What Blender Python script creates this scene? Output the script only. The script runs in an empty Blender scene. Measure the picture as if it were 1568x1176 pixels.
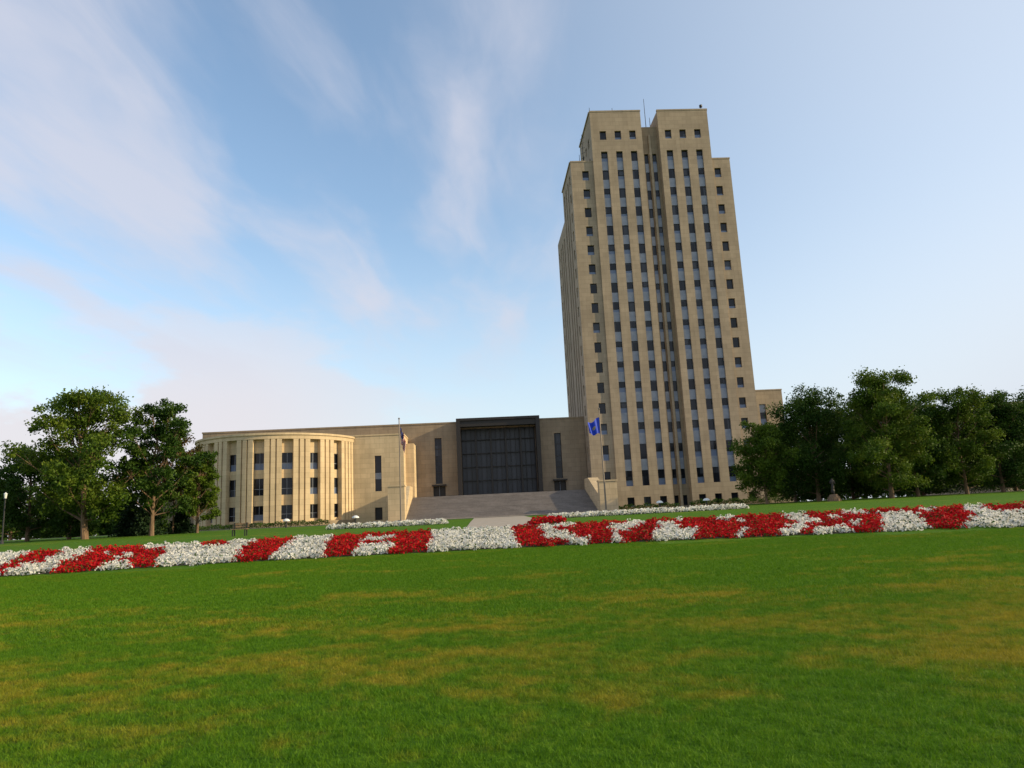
import bpy, math, random
import numpy as np
from mathutils import Vector, Matrix
random.seed(7); rng=np.random.default_rng(7)
S=bpy.context.scene
R=math.radians
EYE=1.7

# ------------------------------------------------------------ helpers
def new_mat(name):
    m=bpy.data.materials.new(name); m.use_nodes=True
    nt=m.node_tree; b=nt.nodes['Principled BSDF']
    return m,nt,b
def N(nt,t,**kw):
    n=nt.nodes.new(t)
    for k,v in kw.items(): setattr(n,k,v)
    return n
def L(nt,a,b): nt.links.new(a,b)
def ramp(nt,fac,stops):
    r=N(nt,'ShaderNodeValToRGB')
    e=r.color_ramp.elements
    while len(e)<len(stops): e.new(.5)
    for i,(p,c) in enumerate(stops):
        e[i].position=p; e[i].color=(*c,1) if len(c)==3 else c
    L(nt,fac,r.inputs[0]); return r.outputs[0]
def noise(nt,vec,scale,detail=4,rough=.55):
    n=N(nt,'ShaderNodeTexNoise'); n.inputs['Scale'].default_value=scale
    n.inputs['Detail'].default_value=detail; n.inputs['Roughness'].default_value=rough
    L(nt,vec,n.inputs['Vector']); return n.outputs['Fac']
def mixc(nt,fac,a,b,mode='MIX'):
    m=N(nt,'ShaderNodeMix',data_type='RGBA',blend_type=mode)
    for s,v in ((m.inputs[0],fac),(m.inputs[6],a),(m.inputs[7],b)):
        if isinstance(v,(int,float)): s.default_value=v
        elif isinstance(v,tuple): s.default_value=(*v,1) if len(v)==3 else v
        else: L(nt,v,s)
    return m.outputs[2]
def math_(nt,op,a,b=None,c=None,clamp=False):
    m=N(nt,'ShaderNodeMath',operation=op,use_clamp=clamp)
    for i,v in enumerate((a,b,c)):
        if v is None: continue
        if isinstance(v,(int,float)): m.inputs[i].default_value=v
        else: L(nt,v,m.inputs[i])
    return m.outputs[0]
def mrange(nt,v,a,b,c=0,d=1,smooth=False):
    m=N(nt,'ShaderNodeMapRange'); 
    if smooth: m.interpolation_type='SMOOTHSTEP'
    L(nt,v,m.inputs[0])
    for i,x in enumerate((a,b,c,d)): m.inputs[i+1].default_value=x
    return m.outputs[0]
def pos(nt): return N(nt,'ShaderNodeNewGeometry').outputs['Position']

def empty(name,loc=(0,0,0)):
    o=bpy.data.objects.new(name,None); o.location=loc; o.empty_display_size=.5
    S.collection.objects.link(o); return o
class MB:
    def __init__(s): s.v=[];s.f=[];s.m=[]
    def quad(s,a,b,c,d,m=0):
        i=len(s.v); s.v+= [tuple(a),tuple(b),tuple(c),tuple(d)]; s.f.append((i,i+1,i+2,i+3)); s.m.append(m)
    def poly(s,pts,m=0):
        i=len(s.v); s.v+=[tuple(p) for p in pts]; s.f.append(tuple(range(i,i+len(pts)))); s.m.append(m)
    def box(s,x0,x1,y0,y1,z0,z1,m=0,skip=''):
        P=[(x0,y0,z0),(x1,y0,z0),(x1,y1,z0),(x0,y1,z0),(x0,y0,z1),(x1,y0,z1),(x1,y1,z1),(x0,y1,z1)]
        F={'b':(3,2,1,0),'t':(4,5,6,7),'f':(0,1,5,4),'r':(1,2,6,5),'k':(2,3,7,6),'l':(3,0,4,7)}
        for k,q in F.items():
            if k not in skip: s.quad(*[P[i] for i in q],m=m)
    def cyl(s,x,y,z0,z1,r0,r1,n=12,m=0,cap=True):
        a=[(x+r0*math.cos(t*2*math.pi/n),y+r0*math.sin(t*2*math.pi/n),z0) for t in range(n)]
        b=[(x+r1*math.cos(t*2*math.pi/n),y+r1*math.sin(t*2*math.pi/n),z1) for t in range(n)]
        for i in range(n):
            j=(i+1)%n; s.quad(a[i],a[j],b[j],b[i],m)
        if cap: s.poly(b,m)
    def tube(s,p,q,r0,r1,n=6,m=0):
        p=Vector(p);q=Vector(q);d=(q-p).normalized()
        u=d.orthogonal().normalized(); w=d.cross(u)
        A=[p+(u*math.cos(t*2*math.pi/n)+w*math.sin(t*2*math.pi/n))*r0 for t in range(n)]
        B=[q+(u*math.cos(t*2*math.pi/n)+w*math.sin(t*2*math.pi/n))*r1 for t in range(n)]
        for i in range(n):
            j=(i+1)%n; s.quad(A[i],A[j],B[j],B[i],m)
    def obj(s,name,mats,parent=None,smooth=False):
        me=bpy.data.meshes.new(name); me.from_pydata(s.v,[],s.f)
        for m in mats: me.materials.append(m)
        me.polygons.foreach_set('material_index',s.m)
        if smooth: me.polygons.foreach_set('use_smooth',[True]*len(s.f))
        me.update()
        o=bpy.data.objects.new(name,me); S.collection.objects.link(o)
        if parent: o.parent=parent
        return o
def quads_obj(name,V,mat,parent=None,npf=4,link=True):
    n=len(V)//npf
    me=bpy.data.meshes.new(name)
    me.vertices.add(len(V)); me.vertices.foreach_set('co',V.astype(np.float32).ravel())
    me.loops.add(len(V)); me.loops.foreach_set('vertex_index',np.arange(len(V),dtype=np.int32))
    me.polygons.add(n); me.polygons.foreach_set('loop_start',np.arange(0,len(V),npf,dtype=np.int32))
    me.polygons.foreach_set('loop_total',np.full(n,npf,dtype=np.int32))
    me.materials.append(mat)
    me.update(calc_edges=True)
    o=bpy.data.objects.new(name,me)
    if link: S.collection.objects.link(o)
    if parent: o.parent=parent
    return o
def leaf_quads(C,size,asp=.6):
    n=len(C)
    a=rng.normal(size=(n,3)); a/=np.linalg.norm(a,axis=1)[:,None]
    b=rng.normal(size=(n,3)); b-= (a*b).sum(1)[:,None]*a; b/=np.linalg.norm(b,axis=1)[:,None]
    s=(size*rng.uniform(.6,1.3,size=n))[:,None]
    a=a*s; b=b*s*asp
    V=np.stack([C-a,C+b*.9,C+a,C-b*.9],axis=1).reshape(-1,3)
    return V

# ------------------------------------------------------------ terrain
PS=[-50,0,10,20,30,31,37,38.5,60,105,4000]
PZ=[-.3,0,.06,.18,.33,.40,1.05,1.12,1.34,1.65,1.65]
def sarc(x,y):
    x=np.asarray(x,float); 
    xx=np.minimum(np.abs(x+2),32.)
    return np.asarray(y,float)+np.where(np.asarray(y)<200,.009*xx**2,0)
def gz(x,y): return np.interp(sarc(x,y),PS,PZ)

# ------------------------------------------------------------ materials
def grass_color(nt):
    p=pos(nt)
    mp=N(nt,'ShaderNodeMapping'); mp.inputs['Scale'].default_value=(.6,1,1); L(nt,p,mp.inputs[0])
    n1=noise(nt,mp.outputs[0],.42,5,.62)
    sep=N(nt,'ShaderNodeSeparateXYZ'); L(nt,p,sep.inputs[0])
    y=sep.outputs[1]
    belt=math_(nt,'MULTIPLY',mrange(nt,y,5.0,8.0,smooth=True),mrange(nt,y,20,10,smooth=True))
    k=math_(nt,'ADD',math_(nt,'MULTIPLY',belt,.13),n1)
    n2=noise(nt,p,2.2,5,.7); k=math_(nt,'ADD',k,math_(nt,'MULTIPLY',math_(nt,'SUBTRACT',n2,.5),.62))
    dry=mrange(nt,k,.52,.82,smooth=True)
    n3=noise(nt,p,9,3,.7)
    g=ramp(nt,n3,[(.3,(.040,.112,.004)),(.5,(.072,.168,.006)),(.7,(.115,.215,.010))])
    d=ramp(nt,n3,[(.3,(.17,.155,.010)),(.7,(.32,.265,.030))])
    c=mixc(nt,dry,g,d)
    n5=noise(nt,p,.09,3,.5)
    c=mixc(nt,mrange(nt,n5,.4,.65,0,.3),c,(.05,.13,.005))
    return c
m_lawn,nt,b=new_mat('lawn_ground'); b.inputs['Roughness'].default_value=.95; b.inputs['Specular IOR Level'].default_value=.1
c=grass_color(nt); n4=noise(nt,pos(nt),60,3,.7)
c=mixc(nt,1.0,c,ramp(nt,n4,[(.25,(.45,.45,.45)),(.7,(1.25,1.25,1.25))]),'MULTIPLY'); L(nt,c,b.inputs['Base Color'])
bp=N(nt,'ShaderNodeBump'); bp.inputs['Strength'].default_value=.9; bp.inputs['Distance'].default_value=.04
L(nt,noise(nt,pos(nt),35,4,.8),bp.inputs['Height']); L(nt,bp.outputs[0],b.inputs['Normal'])

m_blade,nt,b=new_mat('grass_blade'); b.inputs['Roughness'].default_value=.6; b.inputs['Specular IOR Level'].default_value=.15
c=grass_color(nt); c=mixc(nt,1.0,c,(1.3,1.25,1.1),'MULTIPLY'); L(nt,c,b.inputs['Base Color'])
tr=N(nt,'ShaderNodeBsdfTranslucent'); L(nt,c,tr.inputs[0]); mx=N(nt,'ShaderNodeMixShader'); mx.inputs[0].default_value=.35
L(nt,b.outputs[0],mx.inputs[1]); L(nt,tr.outputs[0],mx.inputs[2]); L(nt,mx.outputs[0],nt.nodes['Material Output'].inputs[0])

def stone(name,col,dark=.8,bscale=1.0,rough=.85):
    m,nt,b=new_mat(name); b.inputs['Roughness'].default_value=rough; b.inputs['Specular IOR Level'].default_value=.15
    p=pos(nt); sep=N(nt,'ShaderNodeSeparateXYZ'); L(nt,p,sep.inputs[0])
    cb=N(nt,'ShaderNodeCombineXYZ'); L(nt,math_(nt,'ADD',sep.outputs[0],sep.outputs[1]),cb.inputs[0]); L(nt,sep.outputs[2],cb.inputs[1])
    br=N(nt,'ShaderNodeTexBrick'); L(nt,cb.outputs[0],br.inputs['Vector']); br.inputs['Scale'].default_value=bscale
    br.inputs['Color1'].default_value=(*[x*.93 for x in col],1); br.inputs['Color2'].default_value=(*[x*1.07 for x in col],1)
    br.inputs['Mortar'].default_value=(*[x*.66 for x in col],1); br.inputs['Mortar Size'].default_value=.016
    br.inputs['Brick Width'].default_value=1.6; br.inputs['Row Height'].default_value=.8
    n1=noise(nt,p,.35,5,.6); 
    mp=N(nt,'ShaderNodeMapping'); mp.inputs['Scale'].default_value=(1.3,1.3,.12); L(nt,p,mp.inputs[0])
    n2=noise(nt,mp.outputs[0],1.0,4,.6)
    c=mixc(nt,1.0,br.outputs[0],ramp(nt,n1,[(.3,(dark,dark,dark)),(.7,(1.06,1.05,1.04))]),'MULTIPLY')
    c=mixc(nt,1.0,c,ramp(nt,n2,[(.3,(.88,.87,.86)),(.65,(1.03,1.03,1.03))]),'MULTIPLY')
    L(nt,c,b.inputs['Base Color'])
    return m
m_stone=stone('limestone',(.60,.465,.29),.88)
m_stone_d=stone('limestone_dark',(.31,.24,.165),.84)  # darker limestone copy; on the rear hall wall it paints in tower shade
m_stone_t=stone('limestone_tower',(.38,.30,.215),.86)
m_granite=stone('granite_steps',(.29,.26,.24),.85)
m_span,nt,b=new_mat('metal_spandrel'); b.inputs['Roughness'].default_value=.5; b.inputs['Metallic'].default_value=.1
L(nt,ramp(nt,noise(nt,pos(nt),.8,3),[(.3,(.20,.22,.27)),(.7,(.29,.31,.36))]),b.inputs['Base Color'])
m_glass,nt,b=new_mat('window_glass'); b.inputs['Roughness'].default_value=.12; b.inputs['Specular IOR Level'].default_value=.3
wn=N(nt,'ShaderNodeTexWhiteNoise'); vs=N(nt,'ShaderNodeVectorMath',operation='SNAP'); L(nt,pos(nt),vs.inputs[0]); vs.inputs[1].default_value=(1.4,1.4,1.8); L(nt,vs.outputs[0],wn.inputs[0])
L(nt,ramp(nt,wn.outputs[0],[(0,(.008,.009,.013)),(.8,(.02,.022,.03)),(1,(.06,.065,.08))]),b.inputs['Base Color'])
m_pglass,nt,b=new_mat('portal_glass'); b.inputs['Roughness'].default_value=.3; b.inputs['Specular IOR Level'].default_value=.35; b.inputs['Base Color'].default_value=(.045,.048,.06,1)
m_blind,nt,b=new_mat('window_blind'); b.inputs['Base Color'].default_value=(.13,.17,.27,1); b.inputs['Roughness'].default_value=.3
m_bronze,nt,b=new_mat('dark_bronze'); b.inputs['Base Color'].default_value=(.022,.017,.014,1); b.inputs['Roughness'].default_value=.5; b.inputs['Metallic'].default_value=.2
m_roof,nt,b=new_mat('roof_membrane'); b.inputs['Base Color'].default_value=(.16,.15,.14,1); b.inputs['Roughness'].default_value=.9
m_conc,nt,b=new_mat('concrete_path'); b.inputs['Roughness'].default_value=.9
L(nt,ramp(nt,noise(nt,pos(nt),2,5,.7),[(.3,(.27,.23,.18)),(.7,(.38,.32,.25))]),b.inputs['Base Color'])
m_asph,nt,b=new_mat('asphalt'); b.inputs['Base Color'].default_value=(.06,.06,.06,1); b.inputs['Roughness'].default_value=.9
m_white,nt,b=new_mat('white_lamp_globe'); b.inputs['Base Color'].default_value=(.75,.75,.72,1); b.inputs['Roughness'].default_value=.3
m_pole,nt,b=new_mat('flagpole_metal'); b.inputs['Base Color'].default_value=(.22,.18,.15,1); b.inputs['Metallic'].default_value=.3; b.inputs['Roughness'].default_value=.5
m_black,nt,b=new_mat('black_iron'); b.inputs['Base Color'].default_value=(.02,.02,.02,1); b.inputs['Roughness'].default_value=.5
m_wood,nt,b=new_mat('bench_wood'); L(nt,ramp(nt,noise(nt,pos(nt),8,3),[(.3,(.20,.12,.06)),(.7,(.32,.21,.11))]),b.inputs['Base Color'])
def leafmat(name,c0,c1,c2,trans=.3,s1=.55):
    m,nt,b=new_mat(name); b.inputs['Roughness'].default_value=.6; b.inputs['Specular IOR Level'].default_value=.15
    p=pos(nt); n1=noise(nt,p,s1,3,.6); n2=noise(nt,p,6,2,.6)
    k=math_(nt,'ADD',math_(nt,'MULTIPLY',n1,.65),math_(nt,'MULTIPLY',n2,.35))
    c=ramp(nt,k,[(.36,c0),(.5,c1),(.64,c2)]); L(nt,c,b.inputs['Base Color'])
    t=N(nt,'ShaderNodeBsdfTranslucent'); L(nt,c,t.inputs[0]); mx=N(nt,'ShaderNodeMixShader'); mx.inputs[0].default_value=trans
    L(nt,b.outputs[0],mx.inputs[1]); L(nt,t.outputs[0],mx.inputs[2]); L(nt,mx.outputs[0],nt.nodes['Material Output'].inputs[0]); return m
m_leaf=leafmat('leaves_green',(.030,.070,.007),(.075,.125,.010),(.14,.185,.018))
m_leafd=leafmat('leaves_dark',(.014,.040,.006),(.036,.078,.009),(.080,.130,.015))
m_leafr=leafmat('leaves_rusty',(.05,.06,.012),(.11,.075,.02),(.20,.10,.035))
m_conif=leafmat('conifer_needles',(.01,.025,.010),(.02,.045,.016),(.04,.07,.022),.1)
m_bark,nt,b=new_mat('bark'); b.inputs['Roughness'].default_value=.95
mp=N(nt,'ShaderNodeMapping'); mp.inputs['Scale'].default_value=(6,6,1); L(nt,pos(nt),mp.inputs[0])
L(nt,ramp(nt,noise(nt,mp.outputs[0],2,4,.7),[(.3,(.07,.042,.025)),(.7,(.26,.165,.095))]),b.inputs['Base Color'])
m_fw=leafmat('white_petunia',(.68,.66,.58),(.80,.78,.71),(.85,.84,.79),.4)
m_fr=leafmat('red_petunia',(.30,.003,.006),(.45,.005,.009),(.58,.008,.014),.25)
m_fg=leafmat('petunia_foliage',(.02,.05,.01),(.045,.10,.015),(.07,.14,.02),.2)
m_soil,nt,b=new_mat('soil'); b.inputs['Base Color'].default_value=(.05,.038,.025,1); b.inputs['Roughness'].default_value=1

# ------------------------------------------------------------ ground
xs=np.concatenate([[-3000,-1000,-400,-200,-100],np.arange(-70,71,2.0),[100,200,400,1000,3000]])
ys=np.concatenate([[-1000,-200,-50,-20],np.arange(-6,28,2.0),np.arange(20,44,.5)[16:],np.arange(44,110,3.),[120,150,199,260,500,1200,4000]])
ys=np.unique(ys)
V=[(x,y,float(gz(x,y))) for y in ys for x in xs]; nx=len(xs)
F=[(j*nx+i,j*nx+i+1,(j+1)*nx+i+1,(j+1)*nx+i) for j in range(len(ys)-1) for i in range(nx-1)]
me=bpy.data.meshes.new('lawn'); me.from_pydata(V,[],F); me.materials.append(m_lawn)
me.polygons.foreach_set('use_smooth',[True]*len(F)); me.update()
lawn=bpy.data.objects.new('lawn',me); S.collection.objects.link(lawn)

def blades(n,T,h,w,seed):
    r=np.random.default_rng(seed)
    P=r.uniform(-T/2,T/2,(n,2)); a=r.uniform(0,2*math.pi,n)
    hh=h*r.uniform(.45,1.2,n)*(1+.35*np.sin(P[:,0]*math.pi*3+seed)*np.sin(P[:,1]*math.pi*4)); ww=w*r.uniform(.6,1.3,n)
    l=r.normal(0,.6,(n,2))*hh[:,None]
    B=np.stack([P[:,0],P[:,1],np.zeros(n)],1)
    d=np.stack([np.cos(a),np.sin(a),np.zeros(n)],1)*ww[:,None]
    tip=B+np.stack([l[:,0],l[:,1],hh],1)
    return np.stack([B-d,B+d,tip],1).reshape(-1,3)
TILE=2.0
near=[quads_obj('grass_tile',blades(17000,TILE,.042,.0033,s),m_blade,npf=3,link=False).data for s in (1,2,3,7)]
far=[quads_obj('grass_tile_far',blades(7000,TILE,.050,.0062,s),m_blade,npf=3,link=False).data for s in (4,5,6)]
gp=empty('grass')
for iy in range(1,17):
    y=iy*TILE+1
    for ix in range(-16,17):
        x=ix*TILE
        if abs(x)>.80*y+3.0: continue
        if sarc(x,y)>29.6: continue
        ms=near if y<13 else far
        o=bpy.data.objects.new('grass_tile',random.choice(ms)); o.parent=gp
        dzx=float(gz(x+1,y)-gz(x-1,y))/2; dzy=float(gz(x,y+1)-gz(x,y-1))/2
        nrm=Vector((-dzx,-dzy,1)).normalized()
        q=Vector((0,0,1)).rotation_difference(nrm).to_matrix().to_4x4()
        o.matrix_world=Matrix.Translation((x,y,float(gz(x,y))-.002))@q@Matrix.Rotation(random.randrange(4)*math.pi/2,4,'Z')
        S.collection.objects.link(o)

# ------------------------------------------------------------ flower beds
ROWS={
0:[(0,12),(88,150),(200,238),(362,412),(498,540),(600,655),(795,865),(900,935),(955,995),(1065,1125),(1140,1190),(1225,1240),(1300,1345),(1420,1470)],
1:[(0,30),(95,170),(188,240),(366,422),(500,548),(604,657),(792,832),(885,938),(950,1000),(1070,1135),(1150,1205),(1238,1300),(1320,1352),(1415,1480)],
2:[(20,70),(118,190),(205,250),(372,432),(503,552),(560,602),(606,658),(790,830),(872,940),(965,1010),(1045,1140),(1152,1225),(1262,1350),(1412,1490)],
3:[(30,88),(130,160),(178,250),(380,442),(506,556),(606,660),(788,828),(850,930),(980,1005),(1035,1130),(1142,1208),(1240,1270),(1288,1345),(1400,1480),(1520,1568)],
4:[(45,90),(140,215),(310,350),(390,450),(508,612),(614,660),(786,826),(880,960),(990,1035),(1050,1100),(1130,1200),(1236,1290),(1330,1410),(1430,1475),(1510,1568)],
}
def is_red(x,y,t):
    u=x/y*(1160-.0523*(737+x/y*1130))+737
    j=u+random.uniform(-3,3)
    r=min(4,max(0,int(t*5)))
    return any(a-2<=j<=b+2 for a,b in ROWS[r])
def flower_bed(name,pts,redfn,h=.20,leafn=8,petn=26,rad=.17,ps=.045):
    par=empty(name)
    W=[];Rr=[];G=[]
    for (x,y,t) in pts:
        z=float(gz(x,y)); hh=h*rng.uniform(.6,1.4); rd=rad*rng.uniform(.75,1.2)
        def dome(n,rs,lo=.05):
            th=rng.uniform(0,2*math.pi,n); cz=rng.uniform(lo,1,n); s=np.sqrt(1-cz**2)
            return np.stack([x+rd*rs*s*np.cos(th),y+rd*rs*s*np.sin(th),z+hh*cz*rs],1)
        G.append(dome(leafn,.92))
        (Rr if redfn(x,y,t) else W).append(dome(petn,1.04,.15))
    if W: quads_obj('white_petunias',leaf_quads(np.concatenate(W),ps,.9),m_fw,par)
    if Rr: quads_obj('red_petunias',leaf_quads(np.concatenate(Rr),ps,.9),m_fr,par)
    quads_obj('petunia_leaves',leaf_quads(np.concatenate(G),ps*1.2),m_fg,par)
    return par
pts=[]
for sx in np.arange(-28,30,.235):
    for k in range(30):
        s=30.2+k*.235
        if s>36.6: break
        x=sx+random.uniform(-.08,.08)+(k%2)*.11
        xx=min(abs(x+2),32); y=s-.009*xx*xx+random.uniform(-.07,.07)
        if abs(x)/y>.95: continue
        if s<30.45+.18*math.sin(x*4.1)+random.uniform(-.1,.1): continue
        pts.append((x,y,(s-30.3)/6.3))
bed=flower_bed('flower_bed',pts,is_red)
mb=MB(); SX=np.arange(-30,31,1.0); TS=np.arange(30.6,36.9,.5)
for i in range(len(SX)-1):
    for k in range(len(TS)-1):
        q=[]
        for (a,c_) in ((SX[i],TS[k]),(SX[i+1],TS[k]),(SX[i+1],TS[k+1]),(SX[i],TS[k+1])):
            y=c_-.009*min(abs(a+2),32)**2; q.append((a,y,float(gz(a,y))+.012))
        mb.quad(*q)
mb.obj('soil',[m_soil],bed)
def strip(name,x0,x1,y0,y1,redfn):
    pp=[(x+random.uniform(-.1,.1),y+random.uniform(-.1,.1),0) for x in np.arange(x0,x1,.3) for y in np.arange(y0,y1,.3)]
    flower_bed(name,pp,redfn,h=.3,leafn=7,petn=26,rad=.22,ps=.07)
strip('flower_bed',-11.5,-2.6,56,58,lambda x,y,t:False)
strip('flower_bed',5.6,21,56,58,lambda x,y,t:False)
strip('flower_bed',2.9,4.6,39,41.5,lambda x,y,t:True)

# ------------------------------------------------------------ paths
def sheet(name,polys,mat,dz):
    mb=MB()
    for (x0,x1,y0,y1,w0,w1) in polys:
        n=max(1,int((y1-y0)/2)); mseg=max(1,int((x1-x0)/3))
        for i in range(n):
            for j in range(mseg):
                def P(a,b_):
                    t=a/n; s=b_/mseg; xa=x0+(x1-x0)*s; xb=w0+(w1-w0)*s; x=xa+(xb-xa)*t; y=y0+(y1-y0)*t
                    return (x,y,float(gz(x,y))+dz)
                mb.quad(P(i,j),P(i,j+1),P(i+1,j+1),P(i+1,j))
    return mb.obj(name,[mat])
sheet('walkway',[(-.8,3.9,38.4,92,-.8,5.5)],m_conc,.02)
sheet('driveway',[(-90,110,92.2,99,-90,110)],m_asph,.015)
sheet('plaza',[(-14,22,99.2,105.6,-14,22)],m_conc,.03)

# ------------------------------------------------------------ facade builder
def wall(mb,O,U,Nn,W,z0,z1,holes,m=0):
    O=Vector(O);U=Vector(U);Nn=Vector(Nn)
    def P(u,z,d=0): q=O+U*u-Nn*d; return (q.x,q.y,z)
    us=sorted({0,W,*[h[0] for h in holes],*[h[1] for h in holes]}); zs=sorted({z0,z1,*[h[2] for h in holes],*[h[3] for h in holes]})
    for i in range(len(us)-1):
        for j in range(len(zs)-1):
            a,b_,c_,d_=us[i],us[i+1],zs[j],zs[j+1]; uc,zc=(a+b_)/2,(c_+d_)/2
            if any(h[0]<uc<h[1] and h[2]<zc<h[3] for h in holes): continue
            mb.quad(P(a,c_),P(b_,c_),P(b_,d_),P(a,d_),m)
    for h in holes:
        a,b_,c_,d_,dep,segs=h
        mb.quad(P(a,c_),P(a,d_),P(a,d_,dep),P(a,c_,dep),m); mb.quad(P(b_,c_),P(b_,d_),P(b_,d_,dep),P(b_,c_,dep),m)
        mb.quad(P(a,c_),P(b_,c_),P(b_,c_,dep),P(a,c_,dep),m); mb.quad(P(a,d_),P(b_,d_),P(b_,d_,dep),P(a,d_,dep),m)
        for (s0,s1,mm,ed) in segs:
            D=dep+ed
            mb.quad(P(a,s0,D),P(b_,s0,D),P(b_,s1,D),P(a,s1,D),mm)
            if ed:
                mb.quad(P(a,s0,dep),P(b_,s0,dep),P(b_,s0,D),P(a,s0,D),mm if mm==0 else 1)
                mb.quad(P(a,s1,dep),P(b_,s1,dep),P(b_,s1,D),P(a,s1,D),mm if mm==0 else 1)
                mb.quad(P(a,s0,dep),P(a,s1,dep),P(a,s1,D),P(a,s0,D),1); mb.quad(P(b_,s0,dep),P(b_,s1,dep),P(b_,s1,D),P(b_,s0,D),1)
MATS=[m_stone,m_span,m_glass,m_blind,m_bronze,m_roof,m_stone_d,m_pglass]
MATT=[m_stone_t,m_span,m_glass,m_blind,m_bronze,m_roof,m_stone_d]
def strip_hole(uc,w,zb,zt,rows,dep=.3,sp=1):
    segs=[]; cur=zb
    for (r0,r1) in sorted(rows):
        if r0>cur: segs.append((cur,r0,sp,0))
        if random.random()<.55: 
            k=r0+(r1-r0)*random.uniform(.25,.5); segs.append((r0,k,3,.12)); segs.append((k,r1,2,.14))
        else: segs.append((r0,r1,2,.14))
        cur=r1
    if cur<zt: segs.append((cur,zt,sp,0))
    return (uc-w/2,uc+w/2,zb,zt,dep,segs)
def punched(uc,w,r0,r1,dep=.35):
    k=r0+(r1-r0)*random.uniform(.2,.45)
    segs=[(r0,k,3,0),(k,r1,2,0)] if random.random()<.5 else [(r0,r1,2,0)]
    return (uc-w/2,uc+w/2,r0,r1,dep,segs)

# ------------------------------------------------------------ office tower
tower=empty('office_tower',(0,0,0))
CX,TY=34.0,121.0
CI=34.35
def zr(z,h): return (z+EYE-h/2,z+EYE+h/2)
std=[zr(60.6-3.6*i,1.85) for i in range(14)]
low=[zr(9.7,2.6),zr(5.2,2.6)]; bas=zr(1.15,1.7)
top1=zr(64.2,1.85); top2=zr(68.35,1.75)
ZB=1.4; ZS=65.0; ZT=74.8; ZC=72.3
HB=11.1
mb=MB()
for sgn in (-1,1):
    x0=CI-HB if sgn<0 else CI+1.6
    holes=[]
    for c_ in (3.35,6.1,8.9):
        u=CI+sgn*c_-x0
        holes.append(punched(u,1.2,*top2))
        holes.append(strip_hole(u,1.2,low[1][0],top1[1],std+low+[top1]))
        holes.append(punched(u,1.2,*bas))
    wall(mb,(x0,TY,0),(1,0,0),(0,-1,0),HB-1.6,ZB,ZT,holes)
    xs0=CX-14.9 if sgn<0 else CI+HB
    sw=(CI-HB)-(CX-14.9) if sgn<0 else (CX+14.9)-(CI+HB)
    u=CX+.1+sgn*12.35-xs0
    holes=[punched(u,1.2,*r) for r in std+low+[bas]]
    wall(mb,(xs0,TY+.35,0),(1,0,0),(0,-1,0),sw,ZB,ZS,holes)
    xe=CI+sgn*HB
    mb.quad((xe,TY,ZB),(xe,TY+.35,ZB),(xe,TY+.35,ZS),(xe,TY,ZS))
    U0,U1=(CI-HB,CI-1.6) if sgn<0 else (CI+1.6,CI+HB)
    xo=CI+sgn*HB
    ho=[punched(v,1.2,*r) for v in (3.2,6.4,9.6) for r in (zr(64.7,1.2),top2)]
    wall(mb,(xo,TY+.0,0),(0,1,0),(sgn,0,0),13,ZS,ZT,ho)
    xi=CI+sgn*1.6
    mb.quad((xi,TY,ZB),(xi,TY+1.3,ZB),(xi,TY+1.3,ZT),(xi,TY,ZT))
    mb.quad((xi,TY+1.3,ZC),(xi,TY+13,ZC),(xi,TY+13,ZT),(xi,TY+1.3,ZT))
    mb.quad((U0,TY+13,ZS),(U1,TY+13,ZS),(U1,TY+13,ZT),(U0,TY+13,ZT))
    mb.quad((U0,TY,ZT-.02),(U1,TY,ZT-.02),(U1,TY+13,ZT-.02),(U0,TY+13,ZT-.02),5)
    mb.box(U0-.06,U1+.06,TY-.06,TY+.4,ZT,ZT+.28); mb.box(xo-.2,xo+.2,TY+.4,TY+13.05,ZT,ZT+.28)
    mb.quad((xs0,TY+.35,ZS-.02),(xs0+sw,TY+.35,ZS-.02),(xs0+sw,TY+13,ZS-.02),(xs0,TY+13,ZS-.02),5)
    a,b_=(CX-14.96,CI-HB) if sgn<0 else (CI+HB,CX+14.96)
    mb.box(a,b_,TY+.29,TY+.7,ZS,ZS+.25); 
    xe2=CX+sgn*14.9; mb.box(xe2-.2,xe2+.06 if sgn>0 else xe2+.2,TY+.7,TY+13,ZS,ZS+.25)
    rows=std+low+[bas]
    ho=[punched(v,1.2,*r) for v in (2.2,) for r in rows]+[strip_hole(v,1.2,low[1][0],std[0][1],std+low) for v in (5.0,7.8,10.6)]
    wall(mb,(xe2,TY+.35,0),(0,1,0),(sgn,0,0),12.65,ZB,ZS,ho)
    ho=[strip_hole(v,1.2,low[1][0],std[2][1],std[2:]+low) for v in (2.0,4.8,7.6)]+[punched(10.6,1.2,*r) for r in std[2:]+low]
    wall(mb,(CX+sgn*14.9,TY+13,0),(0,1,0),(sgn,0,0),12.5,ZB,58.8,ho)
mb.quad((CX-14.9,TY+13,58.8),(CX+14.9,TY+13,58.8),(CX+14.9,TY+25.5,58.8),(CX-14.9,TY+25.5,58.8),5)
mb.quad((CX-14.9,TY+25.5,ZB),(CX+14.9,TY+25.5,ZB),(CX+14.9,TY+25.5,58.8),(CX-14.9,TY+25.5,58.8))
mb.quad((CX-14.9,TY+13,58.8),(CX+14.9,TY+13,58.8),(CX+14.9,TY+13,ZS),(CX-14.9,TY+13,ZS))
holes=[strip_hole(1.6+s,.75,low[1][0],top1[1],std+low+[top1],dep=.22) for s in (-.75,.75)]+[punched(1.6+s,.75,*bas) for s in (-.75,.75)]
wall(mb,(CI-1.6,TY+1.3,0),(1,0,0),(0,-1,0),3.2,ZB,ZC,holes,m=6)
mb.quad((CI-1.6,TY+1.3,ZC),(CI+1.6,TY+1.3,ZC),(CI+1.6,TY+13,ZC),(CI-1.6,TY+13,ZC),5)
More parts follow.
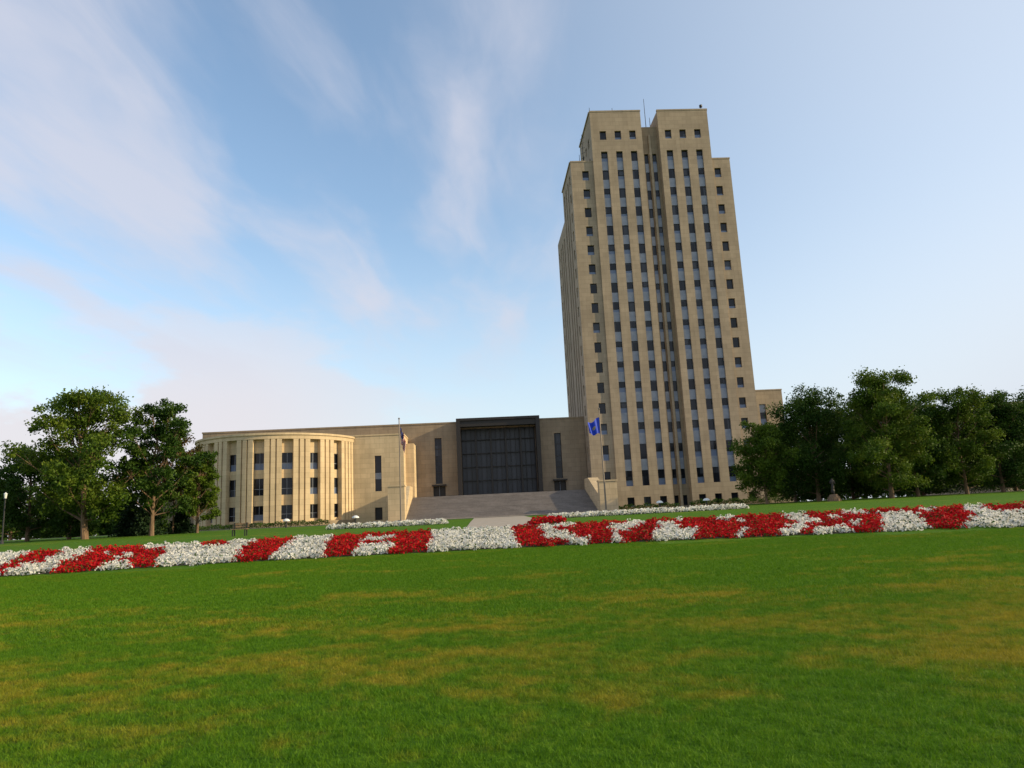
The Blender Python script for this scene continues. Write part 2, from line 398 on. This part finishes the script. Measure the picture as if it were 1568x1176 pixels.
mb.box(CI-.2,CI+.2,TY+.95,TY+1.297,ZB,70.5,0)
mb.obj('tower_shaft',MATT,tower)
mb=MB(); mb.box(CX-15.1,CI-1.6,TY-.2,TY-.003,ZB,2.15,6); mb.box(CI+1.6,CX+15.1,TY-.2,TY-.003,ZB,2.15,6); mb.obj('plinth',MATT,tower)
mb=MB()
for (x,y,z,h) in ((CI-10.9,TY+1,ZT,1.5),(CI-5.9,TY+4,ZT,3.2),(CI+.4,TY+4,ZC,7.5),(CI+10.4,TY+1,ZT,1.6),(CI+10.9,TY+2,ZT,1.1),(CX-12.0,TY+3,ZS,7.0),(CX-12.2,TY+6,ZS,4.5),(CI+1.8,TY+6,ZT,2.2)):
    mb.cyl(x,y,z,z+h,.08,.04,6)
for k in range(6): mb.tube((CX-12.4,TY+3,ZS+1+k),(CX-11.6,TY+3,ZS+1.4+k),.03,.03)
mb.cyl(CI+10.4,TY+1,ZT+1.2,ZT+1.6,.3,.3,8)
mb.obj('rooftop_antennas',[m_black],tower)

wing=empty('office_wing'); mb=MB()
ho=[strip_hole(u,1.3,4,20.6,[(5+3.9*k,7.3+3.9*k) for k in range(4)]) for u in (2.6,6.6)]
wall(mb,(CX+14.9,135,0),(1,0,0),(0,-1,0),10.7,ZB,23.2,ho)
mb.box(CX+14.9,CX+25.6,135,160,ZB,23.2,0,skip='f')
mb.box(CX+14.9,CX+25.66,134.94,135.4,23.21,23.45,0)
mb.obj('wing_walls',MATT,wing)
jb=empty('office_building'); mb=MB()
ho=[strip_hole(3+4.2*k,1.5,3.5,18,[(4,6.6),(8.4,11),(12.8,15.4)]) for k in range(14)]
wall(mb,(113,150,0),(1,0,0),(0,-1,0),64,ZB,20.6,ho); mb.box(113,177,150,180,ZB,20.6,0,skip='f'); mb.box(112.9,177,149.9,150.3,20.61,20.9,0)
mb.obj('building_walls',MATT,jb)

# ------------------------------------------------------------ legislative hall
hall=empty('legislative_hall')
mb=MB()
HY=126.0; HZ=18.2
def dslot(uc): return (uc-.6,uc+.6,7.7,15.7,.5,[(7.7,9.6,2,0),(9.6,9.75,4,0),(9.75,11.6,2,0),(11.6,11.75,4,0),(11.75,13.7,2,0),(13.7,13.85,4,0),(13.85,15.7,2,0)])
ox=-47.6
ho=[dslot(-6.9-ox),dslot(14.2-ox)]
ho+=[(-6.9-1.05-ox,-6.9+1.05-ox,5.3,7.3,.5,[(5.3,7.3,4,0)]),(14.2-1.05-ox,14.2+1.05-ox,5.3,7.3,.5,[(5.3,7.3,4,0)])]
ho+=[(-2.9-ox,10.3-ox,5.3,17.2,1.6,[(5.3,17.2,7,.2)])]
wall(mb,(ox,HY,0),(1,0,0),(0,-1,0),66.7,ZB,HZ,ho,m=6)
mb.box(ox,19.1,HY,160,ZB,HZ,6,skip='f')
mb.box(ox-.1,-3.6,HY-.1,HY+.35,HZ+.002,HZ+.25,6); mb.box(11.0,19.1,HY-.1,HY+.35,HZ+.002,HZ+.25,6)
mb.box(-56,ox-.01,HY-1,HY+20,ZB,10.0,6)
mb.obj('rear_hall_walls',MATS,hall)
mb=MB()
for x in (-6.9,14.2):
    mb.box(x-1.25,x+1.25,HY-.7,HY-.01,7.32,7.55,4); mb.box(x-.03,x+.03,HY+.3,HY+.49,5.3,7.3,1)
mb.obj('side_doors',MATS,hall)
mb=MB()
mb.box(-3.6,-2.9,HY-2.0,HY-.01,5.3,18.3,4); mb.box(10.3,11.0,HY-2.0,HY-.01,5.3,18.3,4); mb.box(-3.6,11.0,HY-2.0,HY+.5,18.31,18.75,4)
mb.box(-2.9,10.3,HY-1.7,HY-.01,17.3,18.3,4)
W=13.2/5
for k in range(6):
    x=-2.9+W*k; w=.16
    mb.box(max(x-w,-2.88),min(x+w,10.28),HY+.6,HY+1.5,5.3,17.25,4)
for k in range(5):
    for q in (1,2): 
        x=-2.9+W*(k+q/3); mb.box(x-.03,x+.03,HY+1.45,HY+1.6,5.3,17.2,4)
for z in (8.0,10.4,12.8,15.2): mb.box(-2.88,10.28,HY+1.3,HY+1.58,z-.06,z+.06,4)
mb.obj('glass_entrance_portal',MATS,hall)
BY=118.5; BZ=15.7
mb=MB()
ho=[(-16.4-.55+21.5,-16.4+.55+21.5,6.6,12.4,.4,[(6.6,8.6,2,0),(8.6,9.6,1,0),(9.6,12.4,2,0)]),(-16.4-.6+21.5,-16.4+.6+21.5,2.0,4.0,.4,[(2.0,4.0,4,0)])]
wall(mb,(-21.5,BY,0),(1,0,0),(0,-1,0),9.3,ZB,BZ,ho)
mb.box(-21.5,-12.2,BY,HY-.01,ZB,BZ,0,skip='fk')
mb.box(-21.5,-12.1,BY-.1,BY+.4,BZ+.002,BZ+.22,0); mb.box(-12.5,-12.1,BY+.4,HY-.12,BZ+.002,BZ+.22,0)
mb.box(-12.19,-10.8,BY+3.2,HY-.01,ZB,BZ-1.2,0)
mb.obj('block_walls',MATS,hall)
DC=(-33.0,121.5); DR=13.0
def dp(a,r,z): a=R(a); return (DC[0]+r*math.sin(a),DC[1]-r*math.cos(a),z)
mb=MB()
wins=[57-18.6*k for k in range(8)]
hw=3.7
cur=-92.0
z0,z1=2.3,14.75
def seg(a0,r0,a1,r1,za,zb,m):
    mb.quad(dp(a0,r0,za),dp(a1,r1,za),dp(a1,r1,zb),dp(a0,r0,zb),m)
for w in sorted(wins)+[999]:
    a_end=min(w-hw,84.)
    n=max(1,round((a_end-cur)/3.7)); st=(a_end-cur)/n
    for i in range(n):
        a=cur+i*st; g=.24*st; D=.3
        if i>0: seg(a,13-D,a+g/2,13-D,z0,z1,0); seg(a+g/2,13-D,a+g/2+.05,13,z0,z1,0); s0=a+g/2+.05
        else: s0=a
        if i<n-1: s1=a+st-g/2-.05; seg(s0,13,s1,13,z0,z1,0); seg(s1,13,s1+.05,13-D,z0,z1,0); seg(s1+.05,13-D,a+st,13-D,z0,z1,0)
        else: seg(s0,13,a+st,13,z0,z1,0)
    if w==999: break
    ra=12.2
    seg(w-hw,13,w-hw,ra,z0,z1,0); seg(w+hw,ra,w+hw,13,z0,z1,0)
    rows=[(2.75,4.85),(6.4,8.9),(10.2,12.7)]; c0=z0
    for (r0,r1) in rows:
        seg(w-hw,ra,w+hw,ra,c0,r0,0)
        seg(w-hw,ra-.2,w+hw,ra-.2,r0,r1,2)
        for z in (r0,r1): mb.quad(dp(w-hw,ra,z),dp(w+hw,ra,z),dp(w+hw,ra-.2,z),dp(w-hw,ra-.2,z),1)
        seg(w-.14,ra-.1,w+.14,ra-.1,r0,r1,1); zz=r0+(r1-r0)*.36
        seg(w-hw,ra-.12,w+hw,ra-.12,zz,zz+.07,1)
        if random.random()<.6: seg(w-hw,ra-.18,w+hw,ra-.18,r0,zz,3)
        c0=r1
    seg(w-hw,ra,w+hw,ra,c0,z1,0)
    cur=w+hw
for i in range(60):
    a0=-92+i*3.0; a1=a0+3
    if a0>=88: break
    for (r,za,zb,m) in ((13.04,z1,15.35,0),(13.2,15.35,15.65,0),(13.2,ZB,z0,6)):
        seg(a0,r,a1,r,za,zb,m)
    mb.quad(dp(a0,12,z1),dp(a1,12,z1),dp(a1,13.04,z1),dp(a0,13.04,z1),0)
    mb.quad(dp(a0,12,z0),dp(a1,12,z0),dp(a1,13.2,z0),dp(a0,13.2,z0),0)
    mb.quad(dp(a0,13.04,15.35),dp(a1,13.04,15.35),dp(a1,13.2,15.35),dp(a0,13.2,15.35),0)
mb.poly([dp(-92+3*i,13.2,15.65) for i in range(61)],5)
mb.obj('curved_chamber_bay',MATS,hall)
mb=MB(); mb.box(-44,-20,121.6,HY-.02,ZB,15.6,0); mb.obj('bay_rear_block',MATS,hall)

# ------------------------------------------------------------ staircase
st=empty('entrance_staircase'); mb=MB()
n=24; y0,y1=105.5,118.0; zz0,zz1=1.65,5.3
for i in range(n):
    ya=y0+(y1-y0)*i/n; zt=zz0+(zz1-zz0)*(i+1)/n; zb=zz0+(zz1-zz0)*i/n
    yb=y0+(y1-y0)*(i+1)/n
    mb.quad((-10.8,ya,zb),(17.3,ya,zb),(17.3,ya,zt),(-10.8,ya,zt),0)
    mb.quad((-10.8,ya-.03,zt),(17.3,ya-.03,zt),(17.3,yb,zt),(-10.8,yb,zt),0)
mb.obj('steps',[m_granite],st)
mb=MB(); mb.quad((-10.8,118,5.3),(19,118,5.3),(19,127.5,5.3),(-10.8,127.5,5.3)); mb.obj('landing',[m_granite],st)
mb=MB()
mb.box(-13.2,-10.8,105,107.2,ZB,6.6); 
for (xa,xb) in ((-12.1,-10.8),(17.3,18.9)):
    A=[(107.2,ZB),(118,ZB),(118,7.0),(113.5,7.0),(107.2,3.0)]
    if xa>0: A=[(105,ZB),(118,ZB),(118,7.0),(114,7.0),(105,4.2)]
    mb.poly([(xa,y,z) for y,z in A]); mb.poly([(xb,y,z) for y,z in A])
    for k in range(len(A)):
        a,b_=A[k],A[(k+1)%len(A)]; mb.quad((xa,*a),(xb,*a),(xb,*b_),(xa,*b_))
mb.box(17.3,19.9,103.6,104.99,ZB,5.9)
mb.box(-13.3,-10.7,104.9,107.3,6.6,6.8); mb.box(17.2,20,103.5,105.1,5.9,6.1)
mb.obj('cheek_walls',[m_stone],st)

# ------------------------------------------------------------ flagpoles
def flag_mat(name,us):
    m,nt,b=new_mat(name); b.inputs['Roughness'].default_value=.7
    uv=N(nt,'ShaderNodeUVMap').outputs[0]; sp=N(nt,'ShaderNodeSeparateXYZ'); L(nt,uv,sp.inputs[0])
    if us:
        s=math_(nt,'MODULO',math_(nt,'FLOOR',math_(nt,'MULTIPLY',sp.outputs[1],13)),2)
        c=mixc(nt,s,(.45,.02,.03),(.6,.58,.55))
        can=math_(nt,'MULTIPLY',math_(nt,'LESS_THAN',sp.outputs[0],.42),math_(nt,'LESS_THAN',sp.outputs[1],.54))
        c=mixc(nt,can,c,(.02,.03,.14))
    else:
        d=N(nt,'ShaderNodeVectorMath',operation='DISTANCE'); L(nt,uv,d.inputs[0]); d.inputs[1].default_value=(.5,.5,0)
        c=mixc(nt,math_(nt,'LESS_THAN',d.outputs['Value'],.13),(.01,.05,.50),(.35,.28,.12))
    L(nt,c,b.inputs['Base Color']); return m
def flagpole(x,y,h,us):
    z=float(gz(x,y)); par=empty('flagpole',(x,y,z))
    mb=MB(); mb.cyl(0,0,0,.25,.45,.4,16); mb.cyl(0,0,.25,h,.11,.06,10); 
    mb.cyl(0,0,h,h+.12,.05,.14,10); mb.cyl(0,0,h+.12,h+.25,.14,.03,10)
    mb.obj('pole',[m_pole],par)
    nu,nv=26,18; vs=[];uvs=[]
    for i in range(nu+1):
        u=i/nu
        for j in range(nv+1):
            v=j/nv
            if us:
                X=.08+.70*u**.7*(1-.25*v)+.06*math.sin(u*15+v*2); Y=.16*math.sin(u*19+v)*(.3+u); Z=h-.9-v*1.7-u*1.95-.1*math.sin(u*9)
            else:
                X=-.08-1.55*u*(1-.12*v); Y=.22*math.sin(u*11+v*1.5)*(.2+u); Z=h-1.0-v*2.1*(1-.35*u)-u*.95*(1-u*.2)+.12*math.sin(u*8)
            vs.append((X,Y,Z)); uvs.append((u,v))
    fs=[(i*(nv+1)+j,(i+1)*(nv+1)+j,(i+1)*(nv+1)+j+1,i*(nv+1)+j+1) for i in range(nu) for j in range(nv)]
    me=bpy.data.meshes.new('flag'); me.from_pydata(vs,[],fs); ul=me.uv_layers.new(name='UVMap')
    for lp in me.loops: ul.data[lp.index].uv=uvs[lp.vertex_index]
    me.materials.append(flag_mat('flag_cloth',us)); me.polygons.foreach_set('use_smooth',[True]*len(fs))
    o=bpy.data.objects.new('flag',me); S.collection.objects.link(o); o.parent=par
flagpole(-9.75,90,12.7,True)
flagpole(15.7,90,12.9,False)

# ------------------------------------------------------------ small things
def street_lamp(x,y,h):
    z=float(gz(x,y)); par=empty('street_lamp',(x,y,z)); mb=MB()
    mb.cyl(0,0,0,.3,.14,.1,10); mb.cyl(0,0,.3,h-.45,.06,.045,8); mb.cyl(0,0,h-.45,h-.4,.13,.13,10); mb.obj('post',[m_black],par)
    mb=MB(); mb.cyl(0,0,h-.4,h-.05,.08,.12,10); mb.cyl(0,0,h-.05,h+.08,.15,.02,10); mb.obj('lantern',[m_white],par)
street_lamp(-38.1,60,4.0); street_lamp(-44.5,84,3.4)
def bollard(x,y,h=.75):
    z=float(gz(x,y)); par=empty('bollard_light',(x,y,z)); mb=MB(); mb.cyl(0,0,0,h,.12,.10,10); mb.obj('post',[m_black],par)
    mb=MB()
    for k in range(6):
        a,b_=k*math.pi/12,(k+1)*math.pi/12
        mb.cyl(0,0,h+.3*math.sin(a),h+.3*math.sin(b_),.42*math.cos(a),.42*math.cos(b_),14,cap=False)
    mb.obj('dome_shade',[m_white],par,smooth=True)
for (x,y) in ((-22.6,86),(-14.6,86),(27.2,86),(21.5,86)): bollard(x,y)
def bench(x,y):
    z=float(gz(x,y)); par=empty('park_bench',(x,y,z)); mb=MB()
    for k in range(4): mb.box(-.5,.5,-.22+.12*k,-.12+.12*k,.42,.46)
    for k in range(2): mb.box(-.5,.5,.27,.30,.55+.16*k,.66+.16*k)
    mb.obj('seat_and_back',[m_wood],par); mb=MB()
    for sx in (-.42,.36): mb.box(sx,sx+.06,-.2,-.14,0,.417); mb.box(sx,sx+.06,.2,.266,0,.86); mb.box(sx,sx+.06,-.14,.2,.37,.415)
    mb.obj('legs',[m_black],par)
bench(-15.6,48)
def statue(x,y):
    z=float(gz(x,y)); par=empty('bronze_statue',(x,y,z))
    mb=MB(); mb.cyl(0,0,0,.5,.75,.62,9); mb.cyl(0,0,.5,.75,.58,.4,8); mb.obj('rock_pedestal',[m_bark],par)
    P=[(0,0,1.75),(0,0,2.05),(0,0,2.25),(0,-.01,2.37),(0,-.03,2.52),(.2,0,2.2),(.27,-.05,1.95),(.16,-.2,1.88),(-.2,0,2.2),(-.27,-.03,1.93),(-.14,-.2,1.95),
       (0,0,1.5),(.02,-.02,1.1),(.02,-.04,.78),(.1,-.12,.76),(-.08,.05,1.1),(-.1,.08,.78)]
    Rr=[.16,.17,.14,.065,.115,.09,.07,.045,.09,.07,.045,.2,.22,.2,.07,.2,.17]
    E=[(0,1),(1,2),(2,3),(3,4),(2,5),(5,6),(6,7),(2,8),(8,9),(9,10),(0,11),(11,12),(12,13),(13,14),(11,15),(15,16)]
    me=bpy.data.meshes.new('figure'); me.from_pydata(P,E,[]); me.materials.append(m_bronze)
    o=bpy.data.objects.new('figure',me); S.collection.objects.link(o); o.parent=par
    sk=o.modifiers.new('s','SKIN'); 
    for i,v in enumerate(me.skin_vertices[0].data): v.radius=(Rr[i],Rr[i]*.85); v.use_root=(i==0)
    o.modifiers.new('sub','SUBSURF').levels=1
statue(38.9,78)

# ------------------------------------------------------------ trees
def tree(x,y,h,w,mat=m_leaf,leaves=16000,base=.18,trunk=.22,name='deciduous_tree',stems=1,lsz=.14,seed=None,clump=1.15,low=1.0,nl0=22):
    global rng
    r=np.random.default_rng(seed if seed is not None else int(abs(x*37+y*11)))
    rr=random.Random(int(abs(x*13+y*7)))
    z=float(gz(x,y)); par=empty(name,(x,y,z)); mb=MB()
    cz=h*(base+1)/2; ch=h*(1-base)/2
    cl=[]
    for s in range(stems):
        ox,oy=(0,0) if stems==1 else (rr.uniform(-.6,.6),rr.uniform(-.4,.4))
        pts_=[Vector((ox,oy,-.1))]; k=5
        for i in range(1,k+1):
            t=i/k; pts_.append(Vector((ox*(1+2*t)+rr.uniform(-.03,.03)*h*t,oy+rr.uniform(-.03,.03)*h*t,h*.8*t)))
        for i in range(k): mb.tube(pts_[i],pts_[i+1],trunk*(1-i/k*.8)*(1.25 if i==0 else 1),trunk*(1-(i+1)/k*.8),8)
        nl=nl0//stems+2
        for i in range(nl):
            t=((i+rr.random())/nl)**.85; a=i*2.4+rr.uniform(-.5,.5)
            st_=pts_[0].lerp(pts_[-1],max(base*.9,t*.85)); 
            zz=base*h+ (h*(1-base))*min(.96,.04+t*rr.uniform(.9,1.05)); q=(zz-cz)/ch; q=max(-.98,min(.98,q))
            qq=q if q>0 else q*.75*low
            rad=w/2*math.sqrt(max(.05,1-qq*qq*.92))*rr.uniform(.5,1.06)
            e=Vector((st_.x+math.cos(a)*rad,st_.y+math.sin(a)*rad,zz))
            md=(st_+e)/2+Vector((0,0,-.03*h))
            mb.tube(st_,md,trunk*.32,trunk*.2,5); mb.tube(md,e,trunk*.2,trunk*.05,5)
            cl.append((e,rr.uniform(.7,1.15))); cl.append((md+Vector((rr.uniform(-.5,.5),rr.uniform(-.5,.5),rr.uniform(0,.8))),.9))
            for _ in range(3):
                e2=md.lerp(e,rr.uniform(.3,1.1))+Vector((rr.uniform(-1,1),rr.uniform(-1,1),rr.uniform(-.7,1)))*w*.13
                mb.tube(md.lerp(e,.4),e2,trunk*.1,trunk*.03,4); cl.append((e2,rr.uniform(.4,.95)))
        cl.append((pts_[-1]+Vector((0,0,h*.13)),.9)); cl.append((pts_[-1],1.0))
    mb.obj('trunk_and_limbs',[m_bark],par,smooth=True)
    tot=sum(c[1]**2 for c in cl); Cs=[]
    R0=w*.105*clump
    for (c_,s) in cl:
        n_=int(leaves*s*s/tot); d=r.normal(size=(n_,3)); d/=np.linalg.norm(d,axis=1)[:,None]
        rad=r.uniform(0,1,n_)**.45*R0*s*(1+.35*r.normal(size=n_)*.6)
        P=np.array(c_)+d*rad[:,None]*np.array([1.15,1.15,.85]); Cs.append(P)
    C=np.concatenate(Cs); C=C[C[:,2]>base*h*.6]
    sv=rng; rng=r
    quads_obj('crown',leaf_quads(C,lsz),mat,par); rng=sv
    return par
tree(-33.9,65,13.2,11.0,m_leaf,30000,.17,.20,stems=3,seed=11,clump=.80,nl0=30)
tree(-30.0,68,12.0,7.0,m_leafd,19000,.22,.20,seed=12,clump=.92)
tree(-28.2,74,7.9,4.6,m_leaf,11000,.2,.12,seed=13,clump=1.0)
tree(-31.0,75,10.4,4.6,m_leafr,6000,.3,.1,seed=14)
tree(-29.4,77,8.6,3.4,m_leafr,3500,.3,.1,seed=16)
tree(-44.0,73,8.8,7.0,m_leafd,20000,.05,.18,seed=15)
tree(-39.5,72,8.2,6.5,m_leafd,18000,.05,.18,seed=25)
tree(-36.0,79,7.5,6.5,m_leafd,14000,.05,.18,seed=26)
for i,(x,y,h,w) in enumerate(((-70,112,8,9),(-76,108,8.5,9),(-63,118,6.5,7),(-84,112,9,10),(-58,120,5,6))): tree(x,y,h,w,m_leafd,8000,.05,.2,lsz=.2)
tree(33.8,84,9.3,6.8,m_leaf,20000,.14,.15,seed=31,clump=1.25)
tree(41.0,86,12.9,10.6,m_leafd,40000,.07,.24,seed=32,clump=1.3)
tree(46.6,80,14.4,10.2,m_leaf,42000,.08,.24,seed=33,clump=1.05,nl0=26)
tree(52.8,85,11.8,8.6,m_leafd,28000,.07,.2,seed=34,clump=1.25)
tree(58.2,84,12.6,8.0,m_leaf,26000,.08,.2,seed=35,clump=1.2)
tree(64.2,86,12.2,8.8,m_leafd,26000,.07,.2,seed=36,clump=1.25)
tree(71,86,12.4,9,m_leafd,22000,.08,.2,seed=37,clump=1.3)
tree(49.5,94,12.0,10,m_leafd,20000,.04,.2,seed=38,lsz=.2,clump=1.4)
tree(61,97,12.0,12,m_leafd,20000,.04,.2,seed=39,lsz=.2,clump=1.4)
tree(43.0,97,10.5,9,m_leafd,15000,.04,.2,seed=40,lsz=.2,clump=1.4)
tree(75,98,12.0,12,m_leafd,16000,.04,.2,seed=41,lsz=.2,clump=1.4)
# trees off to the right that shade the edge of the lawn
tree(36.5,5.5,9.6,6,m_leafd,10000,.15,.25,seed=51,lsz=.2,clump=.9)
tree(43,0.0,11.0,7,m_leafd,13000,.12,.25,seed=52,lsz=.2,clump=.9)
def conifer(x,y,h,w):
    z=float(gz(x,y)); par=empty('spruce_tree',(x,y,z)); mb=MB(); mb.cyl(0,0,-.1,h*.95,.14,.02,8); mb.obj('trunk',[m_bark],par)
    n=7000; t=rng.uniform(0,1,n)**1.4; lay=np.floor(t*9)/9; rad=(1-lay)*w/2*rng.uniform(.3,1.08,n); a=rng.uniform(0,6.283,n)
    rad*=1+.25*np.sin(a*7+lay*20)
    C=np.stack([rad*np.cos(a),rad*np.sin(a),.2+lay*h-.22*rad+rng.uniform(-.1,.12,n)*h*.4],1)
    quads_obj('needles',leaf_quads(C,.12),m_conif,par)
for a in ((-32.6,73,3.6,3.4),(-34.8,74,3.0,3.2),(-30.6,76,2.8,2.8)): conifer(*a)
def hedge(x0,x1,y0,y1,h,nm='hedge'):
    n=int((x1-x0)*(y1-y0)*h*110)
    C=np.stack([rng.uniform(x0,x1,n),rng.uniform(y0,y1,n),rng.uniform(0,1,n)**.6*h],1)
    C[:,2]*=1+.18*np.sin(C[:,0]*2.1)+.1*np.sin(C[:,0]*5.3)
    C[:,2]+=gz(C[:,0],C[:,1]); 
    quads_obj(nm,leaf_quads(C,.12),m_leafd)
hedge(20.5,33,118.6,120.2,.8); hedge(35,52,118.6,120.2,1.0); hedge(45,95,104,107,3.6); hedge(-46,-22,106,107.6,.7)
n=60000; xx=rng.uniform(-420,420,n); C=np.stack([xx,rng.uniform(250,262,n),rng.uniform(0,1,n)**.7*(7+3*np.sin(xx*.06)+2*np.sin(xx*.23))+1.5],1)
quads_obj('distant_tree_belt',leaf_quads(C,.9),m_leafd)

# ------------------------------------------------------------ light
AZ=R(12); EL=R(21)
sv=Vector((math.cos(AZ)*math.cos(EL),-math.sin(AZ)*math.cos(EL),math.sin(EL)))
ld=bpy.data.lights.new('sun','SUN'); ld.energy=5.0; ld.angle=R(.5); ld.color=(1,.81,.50)
lo=bpy.data.objects.new('sun',ld); S.collection.objects.link(lo); lo.rotation_euler=sv.to_track_quat('Z','Y').to_euler(); lo.location=(60,-20,60)

w=bpy.data.worlds.new('World'); S.world=w; w.use_nodes=True; nt=w.node_tree
bg=nt.nodes['Background']; bg.inputs[1].default_value=.15
sky=N(nt,'ShaderNodeTexSky',sky_type='NISHITA'); sky.sun_disc=False; sky.sun_elevation=EL; sky.sun_rotation=R(90)+AZ
sky.air_density=1.0; sky.dust_density=1.5; sky.ozone_density=1.5
tc=N(nt,'ShaderNodeTexCoord').outputs['Generated']; sp=N(nt,'ShaderNodeSeparateXYZ'); L(nt,tc,sp.inputs[0])
X,Y,Z=sp.outputs
zc=math_(nt,'MAXIMUM',Z,.04)
px=math_(nt,'DIVIDE',X,zc); py=math_(nt,'DIVIDE',Y,zc)
az=math_(nt,'DIVIDE',X,math_(nt,'MAXIMUM',Y,.05))
cb=N(nt,'ShaderNodeCombineXYZ'); L(nt,math_(nt,'MULTIPLY',math_(nt,'SUBTRACT',px,math_(nt,'MULTIPLY',py,.06)),2.6),cb.inputs[0]); L(nt,math_(nt,'MULTIPLY',py,.75),cb.inputs[1])
wn=N(nt,'ShaderNodeTexNoise'); wn.inputs['Scale'].default_value=1.1; wn.inputs['Detail'].default_value=3; L(nt,cb.outputs[0],wn.inputs['Vector'])
va=N(nt,'ShaderNodeVectorMath',operation='MULTIPLY_ADD'); L(nt,wn.outputs['Color'],va.inputs[0]); va.inputs[1].default_value=(.9,.5,0); L(nt,cb.outputs[0],va.inputs[2])
c1=noise(nt,va.outputs[0],.95,8,.53); 
c2=noise(nt,va.outputs[0],.45,2,.5)
cir=mrange(nt,math_(nt,'ADD',math_(nt,'MULTIPLY',c1,.62),math_(nt,'MULTIPLY',c2,.48)),.47,.70,smooth=True)
cir=math_(nt,'MULTIPLY',cir,mrange(nt,az,.36,-.02,smooth=True)); cir=math_(nt,'MULTIPLY',cir,mrange(nt,Z,.14,.30,smooth=True))
mp=N(nt,'ShaderNodeMapping'); mp.inputs['Scale'].default_value=(4,4,9); L(nt,tc,mp.inputs[0])
d1=noise(nt,mp.outputs[0],1.0,7,.58)
lowm=math_(nt,'MULTIPLY',mrange(nt,az,.1,-.35,smooth=True),mrange(nt,Z,.38,.14,smooth=True))
cum=mrange(nt,math_(nt,'ADD',d1,math_(nt,'MULTIPLY',lowm,.22)),.53,.67,smooth=True)
cum=math_(nt,'MULTIPLY',cum,lowm)
dt=N(nt,'ShaderNodeVectorMath',operation='DOT_PRODUCT'); L(nt,tc,dt.inputs[0]); dt.inputs[1].default_value=sv
toward=mrange(nt,dt.outputs['Value'],-.15,.85,smooth=True)
haze=mrange(nt,Z,.42,-.02,smooth=True)
hz=math_(nt,'ADD',math_(nt,'MULTIPLY',haze,.62),math_(nt,'MULTIPLY',toward,.72),clamp=True)
base=mixc(nt,1.0,sky.outputs[0],(1.85,1.85,1.75),'MULTIPLY')
skyc=mixc(nt,hz,base,(4.9,5.25,5.8))
skyc=mixc(nt,math_(nt,'MULTIPLY',cum,.85),skyc,(5.4,5.05,5.3))
skyc=mixc(nt,math_(nt,'MULTIPLY',cir,.78),skyc,(4.7,4.75,5.4))
L(nt,skyc,bg.inputs[0])

# ------------------------------------------------------------ camera
f=1095.; p=R(10.4); r_=R(2.8); yw=R(3.0)
fw=Vector((math.sin(yw)*math.cos(p),math.cos(yw)*math.cos(p),math.sin(p)))
r0=Vector((math.cos(yw),-math.sin(yw),0)); u0=r0.cross(fw)
Rv=r0*math.cos(r_)-u0*math.sin(r_); Uv=r0*math.sin(r_)+u0*math.cos(r_)
M=Matrix((Rv,Uv,-fw)).transposed().to_4x4(); M.translation=Vector((0,0,EYE))
cd=bpy.data.cameras.new('camera'); cd.sensor_width=36; cd.lens=f/1568*36; cd.clip_end=8000; cd.clip_start=.05
co=bpy.data.objects.new('camera',cd); S.collection.objects.link(co); co.matrix_world=M; S.camera=co
S.view_settings.view_transform='Standard'; S.view_settings.look='None'; S.view_settings.exposure=0
